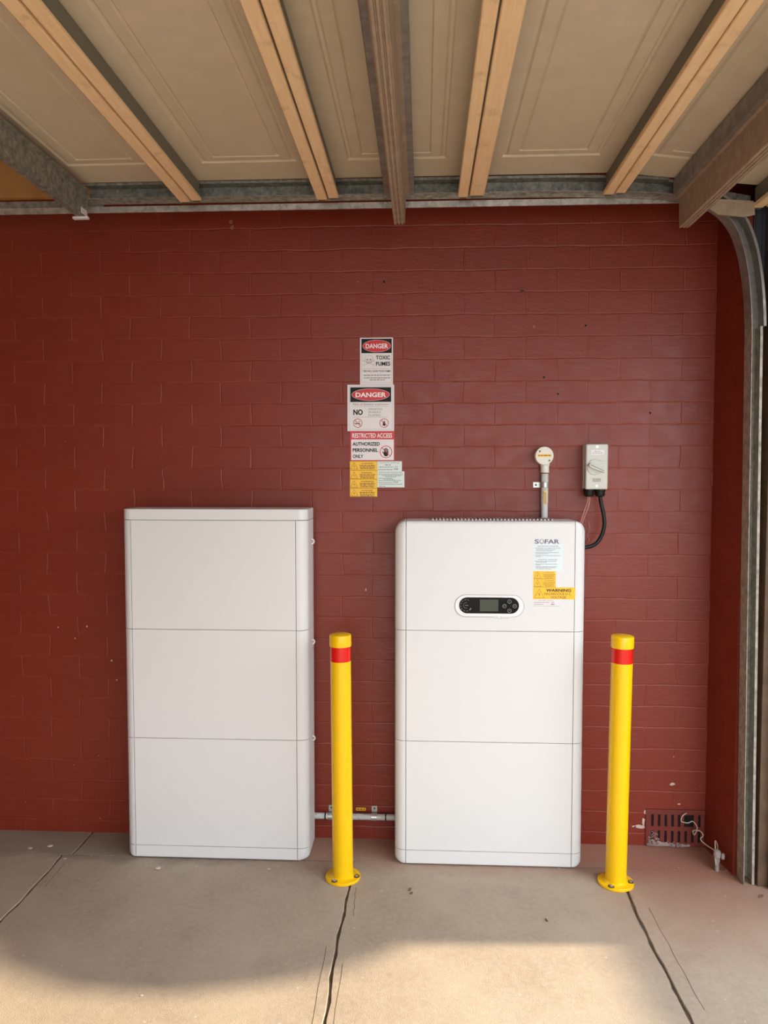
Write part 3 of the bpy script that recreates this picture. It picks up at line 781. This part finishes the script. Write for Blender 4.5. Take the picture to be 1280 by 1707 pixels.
# two white labels
KX = kx(655, 1210, -.1810, -.0735); KZ = kx(722, 1253, 1.533, 1.4295)
t = sign_thing('supply_label', -.13, KZ(925), 'small white battery supply label right of the topmost yellow warning label', 'label')
plate(t, KX(656), KZ(925), KX(1160), KZ(722), 'pmint')
bm = B(); text(bm, 'MULTIPLE SUPPLIES', KX(700), KZ(766), KX(1105), KZ(746), y); scribble(bm, KX(815), KX(930), KZ(797), .0030, y); scribble(bm, KX(675), KX(985), KZ(840), .0026, y); scribble(bm, KX(670), KX(965), KZ(893), .0026, y)
finish('lettering', bm, M['grey'], t)
bm = B(); text(bm, '24', KX(1015), KZ(846), KX(1072), KZ(824), y); text(bm, '4.8Z', KX(990), KZ(896), KX(1085), KZ(866), y); finish('handwriting', bm, M['ink'], t)
t = sign_thing('shutdown_label', -.125, KZ(1253), 'white shutdown procedure label, the lower of the two white labels on the wall', 'label')
plate(t, KX(656), KZ(1253), KX(1210), KZ(926), 'pmint')
bm = B(); text(bm, 'SHUTDOWN PROCEDURE', KX(685), KZ(966), KX(1170), KZ(944), y)
for Y_, a, b in ((992,675,1185),(1015,765,1150),(1040,820,1040),(1070,680,960),(1092,790,1010),(1113,675,1150),(1155,680,965),(1190,690,1180),(1228,690,820)): scribble(bm, KX(a), KX(b), KZ(Y_), .0021, y)
finish('lettering', bm, M['grey'], t)
bm = B(); text(bm, 'STOP', KX(985), KZ(1160), KX(1082), KZ(1132), y, .01); finish('stamp_lettering', bm, M['ink'], t)

# ------------------------------------------------------------------ junction box with conduit
t = thing('junction_box', (.474, 0, 1.30), 'round cream junction box on a conduit rising from behind the display cabinet', 'junction box')
jx, jz = .468, 1.553
bm = B(); lathe(bm, (jx, 0, jz), (0,-1,0), [(.0350, 0), (.0355, .002), (.0355, .034), (.0340, .036), (.0335, .0375), (.0350, .038), (.0350, .046), (.0335, .048), (0, .0482)], 48); bx_ = finish('box_body', bm, M['pvcw'], t, True)
for dx, dz in ((-.018, .017), (.019, -.018)):
    bm = B(); lathe(bm, (jx+dx, -.0480, jz+dz), (0,-1,0), [(.0042, 0), (.0040, .001), (.0, .0012)], 12); finish('lid_screw', bm, M['dsteel'], bx_, True)
bm = B(); box(bm, (jx-.026, -.0490, jz-.004), (jx+.026, -.0483, jz+.006)); lb = finish('orange_label', bm, M['lyel'], bx_)
bm = B(); scribble(bm, jx-.024, jx+.024, jz+.001, .004, -.0494); finish('lettering', bm, M['lbrown'], lb)
cxv = .4735; cy = -.022
bm = B(); lathe(bm, (cxv, cy, 1.488), (0,0,1), [(.0155, 0), (.0165, .001), (.0165, .026), (.0185, .028), (.0185, .045)], 28); finish('socket', bm, M['pvcw'], t, True)
bm = B(); pr = [(.0132, 0.0)]
for i in range(70):
    h_ = .004+i*.0033
    rib = h_ > .115
    pr += [(.0132, h_), (.0132+(.0012 if rib else .0), h_+.0012), (.0132+(.0012 if rib else 0), h_+.0022)]
lathe(bm, (cxv, cy, 1.250), (0,0,1), pr, 28); cdt = finish('conduit', bm, M['pvc'], t, True)
bm = B(); box(bm, (cxv-.0032, cy-.0150, 1.365), (cxv+.0048, cy-.0138, 1.418)); lb = finish('yellow_label', bm, M['lyel'], cdt)
bm = B()
for i in range(9): rect(bm, cxv-.001, 1.369+i*.005, cxv+.003, 1.372+i*.005, cy-.0153)
finish('lettering', bm, M['lbrown'], lb)
def saddle(parent, p, ax):
    bm = B()
    if ax == 'z':      # vertical conduit, tab to the left
        arc = [(cxv+.0158*math.cos(a), cy-.0158*math.sin(a)) for a in [-.3+ (PI+.6)*i/12 for i in range(13)]]
        inn = [(cxv+.0142*math.cos(a), cy-.0142*math.sin(a)) for a in [-.3+ (PI+.6)*i/12 for i in range(13)]]
        polyprism(bm, arc+inn[::-1], 'z', p-.010, p+.010)
        box(bm, (cxv-.042, -.004, p-.011), (cxv-.0135, -.0015, p+.011)); o = finish('saddle_clip', bm, M['clip'], parent, bevel=.0008)
        bm = B(); lathe(bm, (cxv-.031, -.004, p), (0,-1,0), [(.0045, 0), (.004, .0012), (0, .0014)], 12); finish('screw', bm, M['dsteel'], o, True)
    else:
        zc = .101; yc = -.022
        arc = [(yc-.0148*math.cos(a), zc+.0148*math.sin(a)) for a in [-PI/2-.2+ (PI+.4)*i/12 for i in range(13)]]
        inn = [(yc-.0132*math.cos(a), zc+.0132*math.sin(a)) for a in [-PI/2-.2+ (PI+.4)*i/12 for i in range(13)]]
        polyprism(bm, arc+inn[::-1], 'x', p-.0115, p+.0115)
        box(bm, (p-.0115, -.004, zc+.010), (p+.0115, -.0015, zc+.037)); o = finish('saddle_clip', bm, M['clip'], parent, bevel=.0008)
        bm = B(); lathe(bm, (p, -.004, zc+.027), (0,-1,0), [(.0045, 0), (.004, .0012), (0, .0014)], 12); finish('screw', bm, M['dsteel'], o, True)
saddle(t, 1.440, 'z')
# horizontal conduit
t = thing('corrugated_conduit', (-.27, 0, .101), 'grey corrugated conduit running low along the wall between the cabinets', 'conduit')
bm = B(); pr = []
L0, L1 = -.440, -.098; n = 74
for i in range(n):
    h_ = (L1-L0)*i/n; d = (L1-L0)/n
    pr += [(.0112, h_), (.0112, h_+d*.3), (.0128, h_+d*.45), (.0128, h_+d*.85)]
lathe(bm, (L0, -.022, .101), (1,0,0), pr, 24); finish('corrugated_tube', bm, M['pvc'], t, True, angle=60)
for p in (-.368, -.193): saddle(t, p, 'x')
for p in (-.391, -.147):
    bm = B(); lathe(bm, (p-.002, -.022, .101), (1,0,0), [(.0138, 0), (.0142, .001), (.0142, .004), (.0138, .005)], 24); finish('cable_tie', bm, M['rubber'], t, True)
t = thing('orange_strip_label', (-.248, 0, .117), 'tiny orange strip label on the wall just above the corrugated conduit', 'label')
bm = B(); box(bm, (-.268, -.0012, .117), (-.229, 0, .128)); finish('label_face', bm, M['lyel'], t)
bm = B(); scribble(bm, -.265, -.232, .1225, .005, -.0016); finish('lettering', bm, M['lbrown'], t)

# ------------------------------------------------------------------ isolator switch
t = thing('isolator_switch', (.665, 0, 1.42), 'grey rotary isolator switch box on the wall above the display cabinet', 'isolator switch')
x0, x1, z0, z1 = .621, .705, 1.424, 1.597
bm = B(); box(bm, (x0, -.030, z0), (x1, 0, z1)); finish('back_box', bm, M['box'], t, bevel=.005)
bm = B(); box(bm, (x0+.003, -.034, z0+.003), (x1-.003, -.029, z1-.003)); finish('gasket', bm, M['boxd'], t)
bm = B(); box(bm, (x0, -.072, z0), (x1, -.033, z1)); finish('cover', bm, M['box'], t, bevel=.005)
yf = -.0722; hx, hz = .655, 1.509
bm = B(); lathe(bm, (hx, yf+.001, hz), (0,-1,0), [(.0300, 0), (.0300, .003), (.0285, .0045), (0, .0048)], 40); dl = finish('rotary_dial', bm, M['box'], t, True)
bm = B(); ang = math.radians(-26)
def rot(p): return (hx+.004+p[0]*math.cos(ang)-p[1]*math.sin(ang), hz-.003+p[0]*math.sin(ang)+p[1]*math.cos(ang))
polyprism(bm, [rot(p) for p in ((-.033,-.003),(-.030,.008),(-.012,.009),(.034,.0035),(.036,-.0035),(-.012,-.009),(-.030,-.008))], 'y', yf-.020, yf-.003)
finish('handle', bm, M['box'], dl, bevel=.002)
bm = B(); polyprism(bm, [rot(p) for p in ((-.026,-.0012),(-.026,.0022),(.030,.0012),(.030,-.0008))], 'y', yf-.0206, yf-.0195); finish('handle_slot', bm, M['boxd'], dl)
bm = B(); line(bm, (hx-.002, hz+.030), (x1-.006, hz+.022), .0008, yf-.0002); finish('dial_print', bm, M['boxd'], t)
for z in (z1-.011, z0+.012):
    bm = B(); lathe(bm, (.663, yf+.0005, z), (0,-1,0), [(.0062, 0), (.0060, .0012), (.0035, .0013), (.003, .0004), (0, .0004)], 16); finish('cover_screw', bm, M['clip'], t, True)
bm = B(); box(bm, (.640, yf-.0006, 1.557), (.690, yf, 1.5745)); lb = finish('white_label', bm, M['paper'], t)
bm = B(); scribble(bm, .653, .676, 1.569, .0022, yf-.0009); scribble(bm, .646, .684, 1.5625, .0022, yf-.0009); finish('lettering', bm, M['grey'], lb)
bm = B(); 
for i in range(4): scribble(bm, .647, .679, 1.4545+i*.0035, .0018, yf-.0002)
finish('rating_print', bm, M['lbrown'], t)
for gx, gy in ((.640, -.045), (.682, -.045)):
    bm = B(); lathe(bm, (gx, gy, z0+.003), (0,0,-1), [(.0215, 0), (.0215, .009), (.019, .012), (.019, .024), (.0155, .030), (.010, .032)], 12); finish('cable_gland', bm, M['rubber'], t, True)
bm = B(); tube(bm, [(.682,-.045,1.40),(.686,-.046,1.372),(.695,-.05,1.33),(.698,-.055,1.29),(.690,-.06,1.255),(.672,-.07,1.225),(.645,-.085,1.208),(.595,-.10,1.200)], .0075, 14); finish('black_cable', bm, M['rubber'], t, True)
for dx in (-.003, .004):
    bm = B(); tube(bm, [(.640+dx,-.045,1.41),(.639+dx,-.044,1.378),(.630+dx*1.4,-.040,1.345),(.616+dx,-.036,1.300),(.600+dx,-.040,1.255)], .0017, 8); finish('pink_wire', bm, M['pink'], t, True)
bm = B(); tube(bm, [(.642,-.04,1.30),(.650,-.02,1.27),(.645,-.01,1.24),(.652,-.008,1.225),(.642,-.006,1.21)], .0008, 6); finish('loose_thread', bm, M['pink'], t, True)

# ------------------------------------------------------------------ vent brick, twine and pipe stub
t = thing('air_vent', (1.0, 0, .08), 'red painted air vent brick low on the wall near the door track', 'vent')
vx0, vx1, vz0, vz1 = .890, 1.118, .004, .150
xs = [.9085+.0222*i*.94 for i in range(9)]
bm = B(); Y0, Y1 = -.006, 0
rows = [(.018, .064), (.082, .130)]
cols = [(.9105+i*.0262, .9105+i*.0262+.0100) for i in range(8)]
def solid(a, b, c, d): box(bm, (a, Y0, b), (c, Y1, d))
solid(vx0, vz0, vx1, rows[0][0]); solid(vx0, rows[0][1], vx1, rows[1][0]); solid(vx0, rows[1][1], vx1, vz1)
for ri, (za, zb) in enumerate(rows):
    prev = vx0
    for ci, (a, b) in enumerate(cols):
        if ri == 1 and ci == 6: continue          # broken out bar
        solid(prev, za, a if not (ri == 1 and ci == 5) else a-.002, zb); prev = b if not (ri == 1 and ci == 5) else cols[6][1]
    solid(prev, za, vx1, zb)
finish('vent_face', bm, M['terra'], t)
bm = B(); box(bm, (vx0+.004, -.0015, vz0+.004), (vx1-.004, -.0005, vz1-.004)); finish('vent_opening', bm, M['dark'], t)
random.seed(5); bm = B()
for i in range(170):
    x = random.uniform(.898, 1.062); k = (x-.898)/.16; z = .004+abs(random.gauss(0, .009))*(1.3-k); r = random.uniform(.0015, .005)
    bmesh.ops.create_icosphere(bm, subdivisions=1, radius=r, matrix=Matrix.Translation((x, -.007+random.uniform(-.004,.001), z)) @ Matrix.Diagonal((1.4,.6,.8,1)))
for i in range(50):
    x = random.gauss(.925, .012); z = random.gauss(.035, .014)
    bmesh.ops.create_icosphere(bm, subdivisions=1, radius=random.uniform(.001,.0035), matrix=Matrix.Translation((x, -.0065, max(.006,z))))
mc = finish('crumbled_mortar', bm, M['mortar'], t); mc['kind'] = 'stuff'
t = thing('pipe_stub', (1.102, -.185, 0), 'short weathered pipe stub with a tap knob standing on the floor beside the door track', 'pipe')
bm = B(); lathe(bm, (1.102,-.185,0), (0,0,1), [(.0075,0),(.0075,.034),(.0105,.036),(.0105,.046),(.009,.048),(.0125,.052),(.0135,.070),(.0115,.076),(.006,.080),(0,.081)], 20); finish('pipe', bm, M['pipe'], t, True)
bm = B(); lathe(bm, (1.112,-.187,.058), (.9,-.4,0), [(.004,0),(.004,.004),(.0115,.006),(.0115,.013),(.008,.016),(0,.0165)], 18); finish('knob', bm, M['pipe'], t, True)
pts = [(1.052, .004, 0.132), (1.04, -0.02, 0.142), (1.026, -0.024, 0.133), (1.021, -0.028, 0.115), (1.045, -0.03, 0.109), (1.064, -0.03, 0.116), (1.079, -0.03, 0.099), (1.081, -0.03, 0.083), (1.064, -0.035, 0.079), (1.065, -0.049, 0.071), (1.073, -0.058, 0.092), (1.084, -0.067, 0.092), (1.089, -0.076, 0.081), (1.076, -0.086, 0.072), (1.090, -0.095, 0.057), (1.108, -0.115, 0.050), (1.119, -0.125, 0.047), (1.123, -0.133, 0.058), (1.118, -0.142, 0.080), (1.107, -0.151, 0.098), (1.100, -0.170, 0.085), (1.0935, -0.192, 0.050), (1.093,-.197,.030)]
bm = B(); tube(bm, pts, .0021, 8, 8)
prop(finish('twine', bm, M['twine'], None, True), 'pale twine looping from the broken vent slot to the pipe stub', 'twine')

# ------------------------------------------------------------------ small debris on the floor
random.seed(21)
def pebble(x, y, r, label, mat='pebble', cat='pebble', name='pebble'):
    bm = B(); bmesh.ops.create_icosphere(bm, subdivisions=2, radius=r, matrix=Matrix.Diagonal((1.3, 1, .35, 1)))
    for v in bm.verts: v.co *= random.uniform(.8, 1.15)
    zmin = min(v.co.z for v in bm.verts)
    for v in bm.verts: v.co += Vector((x, y, -zmin))
    prop(finish(name, bm, M[mat], None, True, origin=(x, y, 0)), label, cat, 'pale flakes and stones on the floor')
pebble(-.992, -.275, .009, 'pale paint flake on the floor in front of the plain cabinet, left corner')
pebble(-.575, -.262, .005, 'tiny pale flake on the floor by the right end of the plain cabinet')
pebble(-.797, -.971, .004, 'tiny pale stone in the sunlit floor at the front left')
pebble(-1.375, -.225, .006, 'pale flake beside the floor joint left of the plain cabinet')
pebble(-1.55, -.150, .007, 'pale flake against the foot of the wall at far left')
pebble(-1.480, -.130, .009, 'largest pale flake on the grey strip at the foot of the wall, left')
def leaf(x, y, s, rz, label):
    bm = B(); o = [(-1,0),(-.4,.38),(.3,.34),(1,.05),(.3,-.30),(-.45,-.34)]
    c, q = math.cos(rz), math.sin(rz)
    top = [(x+s*(a*c-b*q), y+s*(a*q+b*c), .0045+.003*math.sin(a*2+b*5)) for a, b in o]
    loft(bm, [[(p[0], p[1], p[2]-.0042) for p in top], top]); prop(finish('dry_leaf', bm, M['leafd'], None, origin=(x,y,0)), label, 'leaf', 'dry leaf scraps on the floor')
leaf(-.043, -.378, .009, .8, 'dry brown leaf on the floor in front of the left corner of the display cabinet')
leaf(-.038, -.402, .006, .2, 'smaller dry leaf scrap just in front of the brown leaf by the display cabinet')
leaf(.414, -.543, .007, 2.1, 'dark dry leaf on the floor in front of the display cabinet, right of centre')
leaf(1.19, -.36, .012, .5, 'dry leaf on the floor at the foot of the door track')
leaf(1.215, -.38, .010, 2.2, 'dry leaf under the steel edge of the opening')
